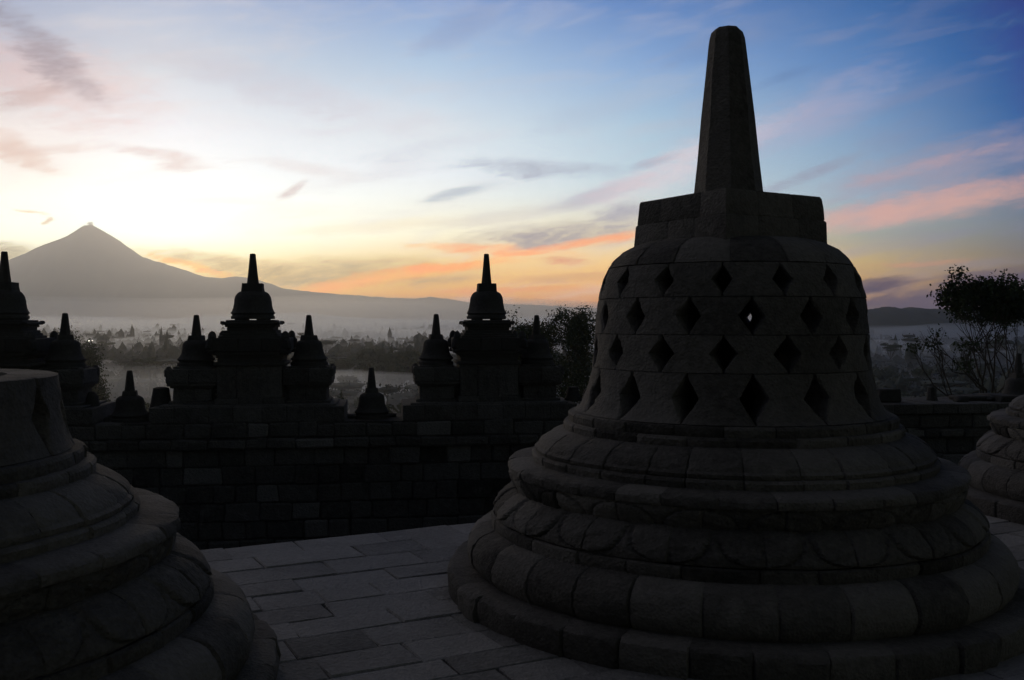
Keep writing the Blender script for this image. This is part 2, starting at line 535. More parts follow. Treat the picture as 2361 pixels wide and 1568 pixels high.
BASE_PARTS = []
def base_parts(parent, ph=0.0):
    m = MB()
    band(m, [(1.70, -.05), (1.725, .0), (1.73, .05), (1.73, .105), (1.722, .125), (1.70, .137), (1.60, .142), (1.45, .142)], 34, ph, rough=.010, depth=.02, gap=.02, rj=.012)
    m.build('foot_step', M_STUPA, parent)
    m = MB()
    band(m, arc([(1.48, .10), (1.545, .125), (1.588, .175), (1.602, .235), (1.585, .295), (1.54, .345), (1.47, .372), (1.40, .378)], 3), 30, ph + .07, rough=.007, depth=.018, gap=.02, rj=.006)
    m.build('lower_torus', M_STUPA, parent)
    m = MB()
    band(m, [(1.44, .36), (1.452, .372), (1.455, .41), (1.452, .43), (1.435, .437)], 30, ph + .02, rough=.006)
    f = petal(20, .016, ph=ph)
    band(m, [(1.430, .437)] + arc([(1.445, .442), (1.448, .462), (1.435, .495), (1.405, .535), (1.36, .572), (1.29, .60), (1.22, .61)], 5), 20, ph + math.pi / 20, cols=40, rough=.006, depth=.010, disp=f, joint=.03)
    m.build('lotus_cushion', M_STUPA, parent)
    m = MB()
    f = petal(20, .012, flip=True, ph=ph + .1)
    band(m, arc([(1.20, .50), (1.255, .535), (1.30, .58), (1.33, .63), (1.345, .672), (1.342, .70)], 5), 20, ph + .1 + math.pi / 20, cols=36, rough=.006, depth=.010, disp=f, joint=.03)
    band(m, [(1.335, .695), (1.352, .70), (1.357, .712), (1.354, .738), (1.34, .752), (1.31, .760), (1.20, .768), (1.12, .770)], 32, ph + .1, rough=.011, depth=.012)
    m.build('upper_torus', M_STUPA, parent)
    m = MB()
    band(m, [(1.185, .755), (1.20, .765), (1.205, .80), (1.196, .812), (1.172, .815), (1.178, .822), (1.182, .838), (1.172, .848)] + arc([(1.165, .85), (1.15, .875), (1.115, .905), (1.065, .932), (1.01, .95), (.96, .955)], 3), 28, ph + .03, rough=.006)
    m.build('ogee_moulding', M_STUPA, parent)
    m = MB()
    band(m, [(.99, .925), (1.005, .945), (1.008, .985), (.998, .998), (.975, 1.0), (.9, 1.0)], 22, ph + .09, rough=.005)
    m.build('lower_ring', M_STUPA, parent)
    m = MB()
    band(m, [(.965, .985), (.975, 1.0), (.977, 1.04), (.968, 1.053), (.94, 1.057), (.6, 1.058)], 22, ph, rough=.005)
    m.build('upper_ring', M_STUPA, parent)

def openings(first, r, through=None):
    """angles of one course's openings: regular on the near side, staggered on the far side so that one sees
    through the bell only at the opening named THROUGH"""
    front = [first + 24 * k for k in (-3, -2, -1, 0, 1, 2, 3)]
    exits = []
    for p in front[1:-1]:
        a = math.degrees(math.atan(r * math.sin(R(p)) / (6.05 - r * math.cos(R(p)))))
        exits.append((180 - p - 2 * a, p))
    exits.sort()
    back = [(x[0] + y[0]) / 2 for x, y in zip(exits, exits[1:])]
    back = [back[0] - 27] + back + [back[-1] + 27]
    if through is not None:
        e = [x for x, p in exits if abs(p - through) < 1][0]
        back.append(e - .8)
    return sorted(front + [x for x in back if front[-1] + 16 < x < front[0] + 344]), (e - .8 if through is not None else None)

def bell_full(parent, ph_face):
    """ph_face: direction towards the viewer, in the stupa's own angle"""
    d = math.radians
    rows = [(1.057, 1.325, 9.0, 5.9, .86, None, .93), (1.325, 1.530, -1.7, 5.6, .82, None, .93), (1.530, 1.737, 9.0, 5.3, .80, 9.0, .93), (1.737, 1.925, -2.3, 4.7, .77, None, .82)]
    for z0, z1, first, half, r, thr, hv in rows:
        m = MB()
        angles, far = openings(first, r, thr)
        lattice(m, z0, z1, 0, d(half), hv=hv, holes=[ph_face + d(x) for x in angles], chipped=None if far is None else ph_face + d(far))
        m.build('bell_course', M_STUPA, parent)
    m = MB()
    zs = [1.925, 1.93] + [1.93 + .155 * k / 8 for k in range(1, 9)]
    band(m, [(bell_r(zs[0]) - .012, zs[0])] + [(bell_r(z), z) for z in zs[1:]] + [(.3, 2.095)], 15, ph_face, rough=.005, depth=.01)
    m.build('dome_cap', M_STUPA, parent)

def harmika_spire(parent, ph_face):
    m = MB()
    rot = ph_face + R(-1.5)
    polyband(m, 4, [(.583, 2.04), (.578, 2.10), (.572, 2.195), (.563, 2.205)], rot, 3, rough=.010, cap=True)
    polyband(m, 4, [(.555, 2.203), (.562, 2.212), (.553, 2.28), (.545, 2.335), (.535, 2.35)], rot, 3, rough=.010)
    m.build('harmika', M_STUPA, parent)
    m = MB()
    rows = [(.213, 2.345), (.185, 2.6), (.158, 2.85), (.133, 3.1), (.112, 3.29), (.106, 3.335), (.094, 3.37), (.070, 3.392), (.03, 3.40)]
    polyband(m, 8, rows, ph_face + R(4), 1, rough=.006, lean=(-.012 * math.cos(ph_face), -.012 * math.sin(ph_face)))
    m.build('spire', M_STUPA, parent)

def place(az_deg, d):
    a = R(az_deg)
    return d * math.sin(a), d * math.cos(a)
# angle of the viewer seen from a stupa at azimuth az: th with (sin th, -cos th) pointing back to the camera
MX, MY = place(12.68, 6.05)
main = thing('perforated_stupa', 'largest and nearest bell stupa, whole, with tall tapering spire and diamond openings', 'stupa', (MX, MY, 0), 0, 'perforated stupas on the upper terrace')
FACE = -R(12.68)
base_parts(main, .05)
bell_full(main, FACE)
harmika_spire(main, FACE)
LX, LY = place(-35.2, 4.75)
left = thing('perforated_stupa', 'broken stupa at the left edge, bell cut off flat above its lowest diamond openings', 'stupa', (LX, LY, 0), 0, 'perforated stupas on the upper terrace')
for ch in kids(main):
    if not ch.name.startswith(('bell_course', 'dome_cap', 'harmika', 'spire')):
        c = copy_child(ch, left)
        c.rotation_euler = (0, 0, 1.1)
        k = {'upper_tor': .97, 'ogee_moul': .95, 'lower_rin': .955, 'upper_rin': .945, 'lower_tor': 1.02}.get(ch.name[:9], 1)
        c.scale = (k, k, 1)
m = MB()
lattice(m, 1.057, 1.375, R(35.2) + R(54.5), R(5.2), top=True, hv=.86, prof=lambda z: float(np.interp(z, [1.05, 1.09, 1.16, 1.25, 1.375], [.885, .862, .845, .830, .815])))
m.build('bell_course', M_STUPA, left)
RX, RY = place(34.2, 10.0)
right = thing('perforated_stupa', 'far stupa cropped by the right edge, only its lotus base mouldings showing', 'stupa', (RX, RY, 0), 0, 'perforated stupas on the upper terrace')
for ch in kids(main):
    copy_child(ch, right).rotation_euler = (0, 0, -.62)

# ---------------------------------------------------------------- terrace floors
UX, UY = .8944, .4472                   # direction of the paving rows
def uv(u, v, z=0.0):
    return (u * UX - v * UY, u * UY + v * UX, z)
def paving(name, v0, v1, u0, u1, z, mat):
    m = MB()
    v = v0
    while v < v1 - .05:
        w = min(rnd.uniform(.23, .36), v1 - v)
        if v1 - v - w < .15:
            w = v1 - v
        u = u0 + rnd.uniform(0, .5)
        while u < u1:
            l = rnd.uniform(.34, .78)
            tn = rnd.uniform(.25, .62) - (.15 if rnd.random() < .15 else 0)
            g = rnd.uniform(.0005, .004)
            dz = rnd.uniform(-.0035, .002)
            o = len(m.v)
            sk = rnd.uniform(-.012, .012)
            c = .007
            z1 = z + dz
            a = [(u + g, v + g), (u + l - g, v + g), (u + l - g + sk, v + w - g), (u + g + sk, v + w - g)]
            b = [(a[0][0] + c, a[0][1] + c), (a[1][0] - c, a[1][1] + c), (a[2][0] - c, a[2][1] - c), (a[3][0] + c, a[3][1] - c)]
            m.v += [uv(*p, z - .05) for p in a] + [uv(*p, z1 - .006) for p in a] + [uv(*p, z1 + rnd.uniform(-.0045, .0045)) for p in b]
            for q in range(4):
                r_ = (q + 1) % 4
                m.f += [(o + q, o + r_, o + 4 + r_, o + 4 + q), (o + 4 + q, o + 4 + r_, o + 8 + r_, o + 8 + q)]
                m.t += [tn, tn]
            m.f.append((o + 8, o + 9, o + 10, o + 11))
            m.t.append(tn)
            u += l
        v += w
    return tag(m.build(name, mat, smooth=0, fix=False), kind='structure')
def slab(mb, u0, u1, v0, v1, z0, z1, tone=.2):
    o = len(mb.v)
    mb.v += [uv(u, v, z) for z in (z0, z1) for v in (v0, v1) for u in (u0, u1)]
    for f in [(0, 2, 3, 1), (4, 5, 7, 6), (0, 1, 5, 4), (1, 3, 7, 5), (3, 2, 6, 7), (2, 0, 4, 6)]:
        mb.f.append(tuple(o + q for q in f))
        mb.t.append(tone)
RIM = 6.97
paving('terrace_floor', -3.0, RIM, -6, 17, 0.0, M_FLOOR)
m = MB()
slab(m, -14, 24, -12, RIM - .03, -6, -.03, .15)
tag(m.build('upper_terrace', M_FLOOR, smooth=0), kind='structure')
m = MB()
slab(m, -22, 30, RIM - .05, 16.5, -6.5, -1.7, .3)
tag(m.build('lower_terrace', M_WALL, smooth=0), kind='structure')

# ---------------------------------------------------------------- balustrade wall (its own axes: x along, y outward)
WS = .13
WROT = math.atan(WS)
WC, WSN = math.cos(WROT), math.sin(WROT)
WALL_Y0 = 13.4
def wpt(X, dy=0.0, z=0.0):               # a point on the wall line above plan position X
    return (X - dy * WSN, WALL_Y0 + WS * X + dy * WC, z)
wall = thing('balustrade_wall', 'long dark balustrade wall of andesite blocks beyond the terrace edge', 'wall', (0, WALL_Y0, 0), WROT)
def wall_courses(name, z0, z1, x0, x1, front, hgt=.245, tone=(.2, .55), gap=.006, ragged=0):
    m = MB()
    n = max(1, round((z1 - z0) / hgt))
    for c in range(n):
        a, b = z0 + (z1 - z0) * c / n, z0 + (z1 - z0) * (c + 1) / n
        x = x0 - rnd.uniform(0, .3)
        while x < x1:
            l = rnd.uniform(.22, .52)
            t = rnd.uniform(*tone)
            if rnd.random() < .07:
                t = .0
            elif rnd.random() < .07:
                t = .9
            dy = rnd.uniform(-.022, .012) - (.03 if rnd.random() < .05 else 0)
            m.box(x + gap / 2, x + l - gap / 2, front + dy, front + .3, a + gap / 2, b - gap / 2 + ragged * rnd.uniform(-1, .3), t, .02, .011)
            x += l
    m.box(x0 - .3, x1 + .3, front + .02, front + 1.1, z0 - .01, z1 - .004, .1)
    return m.build(name, M_WALL, wall, smooth=0)
wall_courses('wall_face', -1.7, -.04, -12, 16, -.55)
wall_courses('moulding_band', -.04, .09, -12, 16, -.61, hgt=.13)
wall_courses('parapet', .09, .30, -12, 16, -.55, hgt=.21, ragged=.03)

# ---------------------------------------------------------------- shrines on the wall
def revolve(m, prof, n=28, tone=.45, rough=.004, sy=1.0, cx=0, cy=0):
    pts = []
    for k in range(n + 1):
        th = 2 * math.pi * k / n
        for (r, z) in prof:
            q = r + (rough * (nz(math.sin(th) * 4, math.cos(th) * 4, z * 14) + nz(math.sin(th) * 14, math.cos(th) * 14, z * 30)) if r > .01 else 0)
            pts.append((cx + q * math.sin(th), cy - q * math.cos(th) * sy, z))
    m.grid(pts, n + 1, len(prof), tone)

def small_stupa_parts(root):
    m = MB()
    revolve(m, [(.20, 0), (.25, .004), (.25, .042), (.228, .052), (.225, .068), (.236, .074)], rough=.006)
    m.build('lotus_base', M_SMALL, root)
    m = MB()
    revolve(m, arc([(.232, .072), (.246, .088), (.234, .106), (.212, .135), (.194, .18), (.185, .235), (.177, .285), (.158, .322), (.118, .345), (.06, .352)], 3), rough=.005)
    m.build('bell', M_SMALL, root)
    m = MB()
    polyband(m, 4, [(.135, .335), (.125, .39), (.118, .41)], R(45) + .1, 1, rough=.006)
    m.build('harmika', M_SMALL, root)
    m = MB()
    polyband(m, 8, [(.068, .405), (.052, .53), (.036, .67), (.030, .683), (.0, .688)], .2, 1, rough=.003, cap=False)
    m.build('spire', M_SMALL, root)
def crown_stupa_parts(root):
    m = MB()
    m.box(-.21, -.085, -.25, .25, 0, .014, .3)
    m.box(.08, .21, -.25, .25, 0, .014, .3)
    revolve(m, [(.05, .014), (.29, .014), (.298, .022), (.298, .05), (.283, .06), (.28, .075), (.286, .08), (.05, .082)], 32, rough=.005)
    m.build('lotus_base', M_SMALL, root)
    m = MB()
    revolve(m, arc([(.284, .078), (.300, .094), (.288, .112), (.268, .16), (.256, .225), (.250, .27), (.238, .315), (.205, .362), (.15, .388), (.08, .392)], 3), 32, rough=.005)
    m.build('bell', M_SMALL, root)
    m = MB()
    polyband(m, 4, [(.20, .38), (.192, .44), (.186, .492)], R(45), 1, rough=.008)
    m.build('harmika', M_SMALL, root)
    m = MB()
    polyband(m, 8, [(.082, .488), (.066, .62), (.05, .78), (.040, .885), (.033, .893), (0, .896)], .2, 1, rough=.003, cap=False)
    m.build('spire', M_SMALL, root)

def antefix(m, x, y, z, h=.11, w=.055):
    revolve(m, [(w * .8, z), (w, z + h * .35), (w * .85, z + h * .65), (w * .5, z + h * .9), (0, z + h)], 10, .4, .008, 1, x, y)

def tiers(m, cx, rows, ch=.01, blocks=True):
    for (hx, hy, z0, z1) in rows:
        if blocks and z1 - z0 > .06:
            n = max(2, round(2 * hx / .33))
            m.box(cx - hx + .012, cx + hx - .012, -hy + .012, hy - .012, z0 - .004, z1 - .006, .2)
            js = [cx - hx] + [cx - hx + 2 * hx * (k + rnd.uniform(-.15, .15)) / n for k in range(1, n)] + [cx + hx]
            for a, b in zip(js, js[1:]):
                m.box(a + .003, b - .003, -hy + rnd.uniform(-.006, .006), hy + rnd.uniform(-.006, .006), z0 - .002, z1, rnd.uniform(.25, .6), ch, .004)
        else:
            m.box(cx - hx, cx + hx, -hy, hy, z0 - .005, z1, rnd.uniform(.3, .6), ch, .003)

def shrine_parts(root):
    m = MB()
    tiers(m, 0, [(1.235, .54, .30, .50), (1.12, .49, .50, .522)])
    m.build('plinth', M_WALL, root, smooth=0)
    m = MB()
    tiers(m, 0, [(.445, .41, .52, .60), (.42, .385, .60, 1.03)])
    m.box(-.72, .72, -.2, .2, .515, .93, .3)
    for k in range(5):                                   # worn relief figures on the panel
        x = -.27 + .135 * k + rnd.uniform(-.02, .02)
        revolve(m, [(.02, .70), (.035, .74), (.03, .80), (.042, .86), (.03, .90), (.034, .93), (.0, .965)], 8, .5, .008, .4, x, -.388)
    m.build('niche_body', M_WALL, root, smooth=0)
    m = MB()
    tiers(m, 0, [(.455, .42, 1.03, 1.075), (.41, .38, 1.075, 1.13), (.425, .39, 1.13, 1.17), (.47, .43, 1.17, 1.215), (.50, .46, 1.215, 1.39)])
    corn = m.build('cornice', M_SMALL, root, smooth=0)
    for sx in (-1, 1):
        for sy in (-1, 1):
            m = MB()
            antefix(m, sx * .465, sy * .42, 1.36, .125, .055)
            m.box(sx * .49 - .05, sx * .49 + .05, sy * .44 - .06, sy * .44 + .06, 1.235, 1.385, .3, .03, .012)
            m.box(sx * .46 - .06, sx * .46 + .06, sy * .42 - .06, sy * .42 + .06, 1.185, 1.24, .3, .02, .012)
            m.build('corner_ornament', M_SMALL, corn, smooth=0)
    m = MB()
    tiers(m, 0, [(.40, .37, 1.388, 1.42), (.36, .34, 1.42, 1.452), (.335, .31, 1.452, 1.49), (.30, .29, 1.49, 1.535), (.325, .31, 1.535, 1.566), (.36, .34, 1.566, 1.60), (.315, .30, 1.60, 1.626)])
    for s in (-1, 1):
        for q in (-1, 1):
            m.box(s * .345 - .03, s * .345 + .03, q * .325 - .03, q * .325 + .03, 1.57, 1.612, .3, .01, .008)
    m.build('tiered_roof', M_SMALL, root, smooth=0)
    for s in (-1, 1):
        m = MB()
        c = s * .742
        tiers(m, c, [(.295, .33, .52, .56), (.25, .29, .56, .735), (.28, .32, .735, .765), (.315, .35, .765, .80), (.325, .36, .80, .985), (.25, .25, .985, 1.012)])
        pier = m.build('side_pier', M_WALL, root, smooth=0)
        for q in (-1, 1):
            m = MB()
            antefix(m, c + s * .29, q * .32, .965, .055, .038)
            m.box(c + s * .318 - .02, c + s * .318 + .02, q * .33 - .04, q * .33 + .04, .88, .985, .4, .01, .008)
            m.build('corner_ornament', M_WALL, pier, smooth=0)

SHRINES = [(-6.62, 'leftmost niche shrine, cropped by the left edge beneath the volcano slope', 1.0, 1.0, 'left'),
           (-3.49, 'middle niche shrine on the wall with a relief panel, right of the volcano peak', 1.0, 1.0, 'middle'),
           (-.354, 'niche shrine on the wall in front of the big dark tree', .95, 1.0, 'right'),
           (2.78, 'niche shrine hidden behind the big perforated stupa', .97, 1.0, 'hidden')]
proto = crown = mini = None
SW = {'left': 'leftmost shrine', 'middle': 'middle shrine right of the volcano', 'right': 'shrine before the dark tree', 'hidden': 'shrine hidden behind the big stupa'}
def put_mini(loc, label, sc=1.0, rz=0.0):
    global mini
    r = thing('small_stupa', label, 'stupa', loc, WROT + rz, 'small bell stupas along the balustrade')
    if mini is None:
        small_stupa_parts(r)
        mini = r
    else:
        for ch in kids(mini):
            copy_child(ch, r)
    q = rnd.uniform(.97, 1.03)
    r.scale = tuple(v * q for v in sc)
    r.rotation_euler = (rnd.uniform(-.014, .014), rnd.uniform(-.014, .014), WROT + rz + rnd.uniform(-.3, .3))
    return r
for (X, lab, sx, sz, w) in SHRINES:
    r = thing('niche_shrine', lab, 'shrine', wpt(X), WROT, 'niche shrines standing on the balustrade')
    if proto is None:
        shrine_parts(r)
        proto = r
    else:
        for ch in kids(proto):
            copy_child(ch, r)
    r.scale = (sx, 1, sz)
    c = thing('crowning_stupa', 'tall bell stupa crowning the roof of the ' + SW[w], 'stupa', wpt(X, 0, 1.626 * sz), WROT, 'bell stupas crowning the niche shrines')
    if crown is None:
        crown_stupa_parts(c)
        crown = c
    else:
        for ch in kids(crown):
            copy_child(ch, c)
    c.scale = (sx * .97, 1, 1.0 if w != 'right' else 1.03)
    for s, nm in ((-1, 'left'), (1, 'right')):
        p = wpt(X + s * .742 * sx * WC, 0, 1.012 * sz)
        put_mini(p, f'small stupa on the {nm} pier of the {SW[w]}', (sx, 1, 1.0), s * .1)
# small stupas standing on the parapet between the shrines
put_mini(wpt(-5.05, -.1, .29), 'small stupa alone on the parapet between leftmost and middle shrines', (1.0, 1, 1.0))
put_mini(wpt(-1.92, -.1, .29), 'small stupa alone on the parapet between middle shrine and dark-tree shrine', (.95, .95, 1.0))
put_mini(wpt(1.16, -.1, .33), 'small stupa half hidden by the big bell, right of the dark-tree shrine', (1, 1, 1.02))
put_mini(wpt(7.52, -.1, .40), 'small stupa at the right edge in front of the sparse tree', (1, 1, 1.1))

# ruined blocks and stubs
def stub(name, label, cat, X, z, build, dy=-.1, group=None):
    m = MB()
    build(m)
    o = m.build(name, M_SMALL, smooth=40)
    o.location = wpt(X, dy, z)
    o.rotation_euler = (0, 0, WROT)
    return tag(o, label, cat, group)
def cone_stub(r0, r1, h):
    return lambda m: revolve(m, [(r0 * 1.25, 0), (r0 * 1.2, h * .18), (r0, h * .3), (r1, h * .97), (r1 * .6, h), (0, h)], 14, .35, .008)
stub('broken_stupa', 'broken stupa stub with flat top left of the middle shrine', 'stupa', -4.66, .29, cone_stub(.15, .10, .45))
stub('broken_stupa', 'broken stupa stub with flat top right of the dark-tree shrine', 'stupa', .86, .49, cone_stub(.10, .07, .20), 0)
stub('antefix_stone', 'upright bullet-shaped stone beside the leftmost shrine', 'stone', -5.52, .29, lambda m: revolve(m, [(.09, 0), (.105, .08), (.10, .20), (.075, .33), (.04, .39), (0, .40)], 14, .35, .008))
stub('loose_stone', 'low rounded stone on the parapet left of the lone small stupa', 'stone', -5.23, .29, lambda m: revolve(m, [(.16, 0), (.15, .04), (.08, .09), (0, .10)], 12, .35, .015))
for k, X in enumerate((-5.75, -4.86, -2.18, -1.70, .98, 1.36, 5.1, 6.5, 7.05)):
    a, b, h = rnd.uniform(.05, .11), rnd.uniform(.05, .1), rnd.uniform(.05, .11)
    stub('rubble_stone', 'small dark rubble stone lying on top of the balustrade wall', 'stone', X, .29 if X < 4 else .43, lambda m: m.box(-a, a, -b, b, 0, h, .3, .03, .015), rnd.uniform(-.35, .05), 'rubble stones on the balustrade wall')
m = MB()
tiers(m, 0, [(1.30, .60, .30, .44)])
o = m.build('ruined_plinth', M_WALL, smooth=0)
o.location, o.rotation_euler = wpt(5.92), (0, 0, WROT)
tag(o, 'low ruined shrine plinth on the wall right of the big stupa', 'plinth')
def blk(hx, hy, h):
    return lambda m: m.box(-hx, hx, -hy, hy, 0, h, .3, .02, .012)
stub('stone_block', 'square stone block on the wall touching the right outline of the big bell', 'stone', 5.42, .44, blk(.17, .2, .19))
stub('stone_block', 'long low stone block on the wall under the sparse tree', 'stone', 6.85, .44, blk(.25, .2, .07), 0)
stub('stone_block', 'flat stone block beside the small stupa at the right edge', 'stone', 7.33, .42, blk(.3, .3, .10), -.15)
stub('spire_stub', 'little truncated spire stub standing alone on the ruined plinth', 'stone', 6.22, .44, lambda m: polyband(m, 8, [(.085, 0), (.075, .05), (.055, .19), (.04, .20)], .1, 1, rough=.006), 0)

# ---------------------------------------------------------------- valley, hill and volcano
def ground_z(x, y):
    d = np.hypot(x, y)
    k = np.clip((d - 35) / 130, 0, 1)
    k = k * k * (3 - 2 * k)
    return -9 - 31 * k + 17 * np.clip((d - 500) / 2300, 0, 1)
def sheet(name, xs, ys, zf, mat):
    X, Y = np.meshgrid(xs, ys, indexing='ij')
    Z = zf(X, Y)
    me = bpy.data.meshes.new(name)
    n, m_ = X.shape
    V = np.stack([X, Y, Z], -1).reshape(-1, 3)
    i, j = np.meshgrid(np.arange(n - 1), np.arange(m_ - 1), indexing='ij')
    a = (i * m_ + j).ravel()
    F = np.stack([a, a + m_, a + m_ + 1, a + 1], -1)
    me.from_pydata(V.tolist(), [], F.tolist())
    me.polygons.foreach_set('use_smooth', [True] * len(F))
    me.materials.append(mat)
    o = bpy.data.objects.new(name, me)
    COL.objects.link(o)
    return tag(o, kind='structure')
def geo(a, b, n):
    return list(np.geomspace(a, b, n))
lx = geo(20, 5900, 26)
sheet('ground', [-v for v in lx[::-1]] + [0] + lx, [-v for v in geo(20, 900, 14)[::-1]] + [0] + geo(20, 7350, 30), ground_z, M_GROUND)

MER = [(-900,742),(-300,690),(0,604),(30,600),(80,579),(95,571),(135,555),(165,546),(183,534),(200,522),(206,518),(215,519),(228,527),(245,536),(280,560),(325,592),(360,602),(425,622),(475,639),(515,642),(545,637),(575,640),(615,652),(660,666),(750,676),(915,687),(960,688),(990,684),(1015,687),(1030,688),(1080,697),(1200,702),(1400,711),(1700,722),(2100,736),(2400,742)]
YM = 6500.0
mx = np.array([(x / 2.3057 - 512) / FPX * YM for x, _ in MER])
mh = np.array([(HORIZON - y / 2.3057) / FPX * YM + 1.6 for _, y in MER])
def mountain_z(X, Y):
    base = np.interp(X, mx, mh) + np.vectorize(lambda x: 5 * noise.fractal(Vector((x / 70, 2.2, 0)), .9, 2.0, 4))(X)
    t = (Y - YM) / 1150.0
    g = np.where(t < 0, np.exp(-(t / .55) ** 2 * 1.2), np.exp(-(t / .6) ** 2 * 1.5))
    gul = np.vectorize(lambda x, y: noise.fractal(Vector((x / 260, y / 900, 1.7)), 1.0, 2.0, 5))(X, Y)
    return -45 + (base + 45) * np.clip(g + .10 * gul * (1 - g) * g * 4, 0, 1) + 6 * gul * (base > 30) * (1 - g * .6)
sheet('mountain', list(np.linspace(-4400, 4300, 420)), [5225 + 75 * k for k in range(29)], mountain_z, M_MOUNT)

HILL = [(1850,742),(1950,722),(2005,713),(2040,709),(2075,711),(2100,709),(2140,713),(2200,712),(2280,708),(2400,715),(2600,742)]
YH = 1500.0
hx = np.array([(x / 2.3057 - 512) / FPX * YH for x, _ in HILL])
hh = np.array([(HORIZON - y / 2.3057) / FPX * YH + 1.6 for _, y in HILL])
def hill_z(X, Y):
    t = (Y - YH) / 260.0
    b = np.vectorize(lambda x, y: noise.fractal(Vector((x / 14, y / 14, .3)), .8, 2.0, 4))(X, Y)
    return -44 + (np.interp(X, hx, hh) + 44) * np.exp(-t * t * 1.6) + 2.2 * b
sheet('wooded_hill', list(np.linspace(hx[0], hx[-1], 260)), list(np.linspace(YH - 420, YH + 420, 40)), hill_z, M_FOREST)

# the small ash plume on the crater
m = MB()
for k in range(9):
    cx, cz, r_ = rnd.uniform(-34, 12), rnd.uniform(3, 22), rnd.uniform(6, 13)
    pr = [(r_ * math.sin(math.pi * q / 8), cz - r_ * .7 * math.cos(math.pi * q / 8)) for q in range(9)]
    revolve(m, pr, 14, .5, 2.5, 1, cx, rnd.uniform(-15, 15))
px_ = (210 / 2.3057 - 512) / FPX * YM
o = smoke = m.build('smoke', M_GROUND, smooth=60)
o.location = (px_, YM, (HORIZON - 520 / 2.3057) / FPX * YM)
tag(o, kind='stuff')

# flooded paddy field
def water_mat():
    m = bpy.data.materials.new("flooded_paddy")
    m.use_nodes = True
    p = m.node_tree.nodes['Principled BSDF']
    p.inputs['Base Color'].default_value = (.10, .105, .09, 1)
    p.inputs['Roughness'].default_value = .55
    p.inputs['Specular IOR Level'].default_value = .2
    return m
M_WATER = water_mat()
m = MB()
for k in range(7):
    x0 = -112 + 14 * k
    o = len(m.v)
    m.v += [(x0, 500, -39.4), (x0 + 12.8, 500, -39.4), (x0 + 8.8, 640, -38.5), (x0 - 4, 640, -38.5)]
    m.f.append((o, o + 1, o + 2, o + 3))
    m.t.append(.5)
tag(m.build('paddy_water', M_WATER, smooth=0), kind='structure')

# ---------------------------------------------------------------- trees
def quads_mesh(name, C, N, size, mat, extra=None):
    """leaf quads: centres C, random orientation"""
    n = len(C)
    a = rng.normal(size=(n, 3)); a /= np.linalg.norm(a, axis=1)[:, None]
    b = rng.normal(size=(n, 3)); b -= a * (a * b).sum(1)[:, None]; b /= np.linalg.norm(b, axis=1)[:, None]
    s = size * rng.uniform(.6, 1.4, n)[:, None] if np.isscalar(size) else size[:, None]
    V = np.stack([C - a * s * .5, C + b * s * .32, C + a * s * .5, C - b * s * .32], 1).reshape(-1, 3)
    F = np.arange(4 * n).reshape(n, 4)
    me = bpy.data.meshes.new(name)
    me.from_pydata(V.tolist(), [], F.tolist())
    me.materials.append(mat)
    return me
def link(name, me, parent):
    o = bpy.data.objects.new(name, me)
    COL.objects.link(o)
    o.parent = parent
    return o
def tube(mb, p, q, r0, r1, n=6):
    p, q = Vector(p), Vector(q)
    d = (q - p).normalized()
    u = d.orthogonal().normalized()
    w = d.cross(u)
    pts = []
    for k in range(n + 1):
        c, s = math.cos(2 * math.pi * k / n), math.sin(2 * math.pi * k / n)
        for (o, r) in ((p, r0), (q, r1)):
            pts.append(tuple(o + (u * c + w * s) * r))
    mb.grid(pts, n + 1, 2, .5)
def branching(mb, p, d, length, rad, depth, tips, spread=.55, rr=None, up=.12, nb=(2, 3), shrink=(.66, .86)):
    rr = rr or rnd
    p, d = Vector(p), Vector(d).normalized()
    segs = 3
    q = p
    for s in range(segs):
        d = (d + Vector((rr.gauss(0, .13), rr.gauss(0, .13), rr.gauss(0, .08) + up * .3))).normalized()
        e = q + d * length / segs
        tube(mb, q, e, rad * (1 - .3 * s / segs), rad * (1 - .3 * (s + 1) / segs), 5 if depth < 3 else 7)
        q = e
        if depth <= 2:
            tips.append(q.copy())
    if depth == 0:
        return
    for k in range(rr.randint(*nb)):
        nd = (d + Vector((rr.gauss(0, spread), rr.gauss(0, spread), rr.gauss(up, spread * .6)))).normalized()
        branching(mb, q, nd, length * rr.uniform(*shrink), rad * .62, depth - 1, tips, spread, rr, up, nb, shrink)

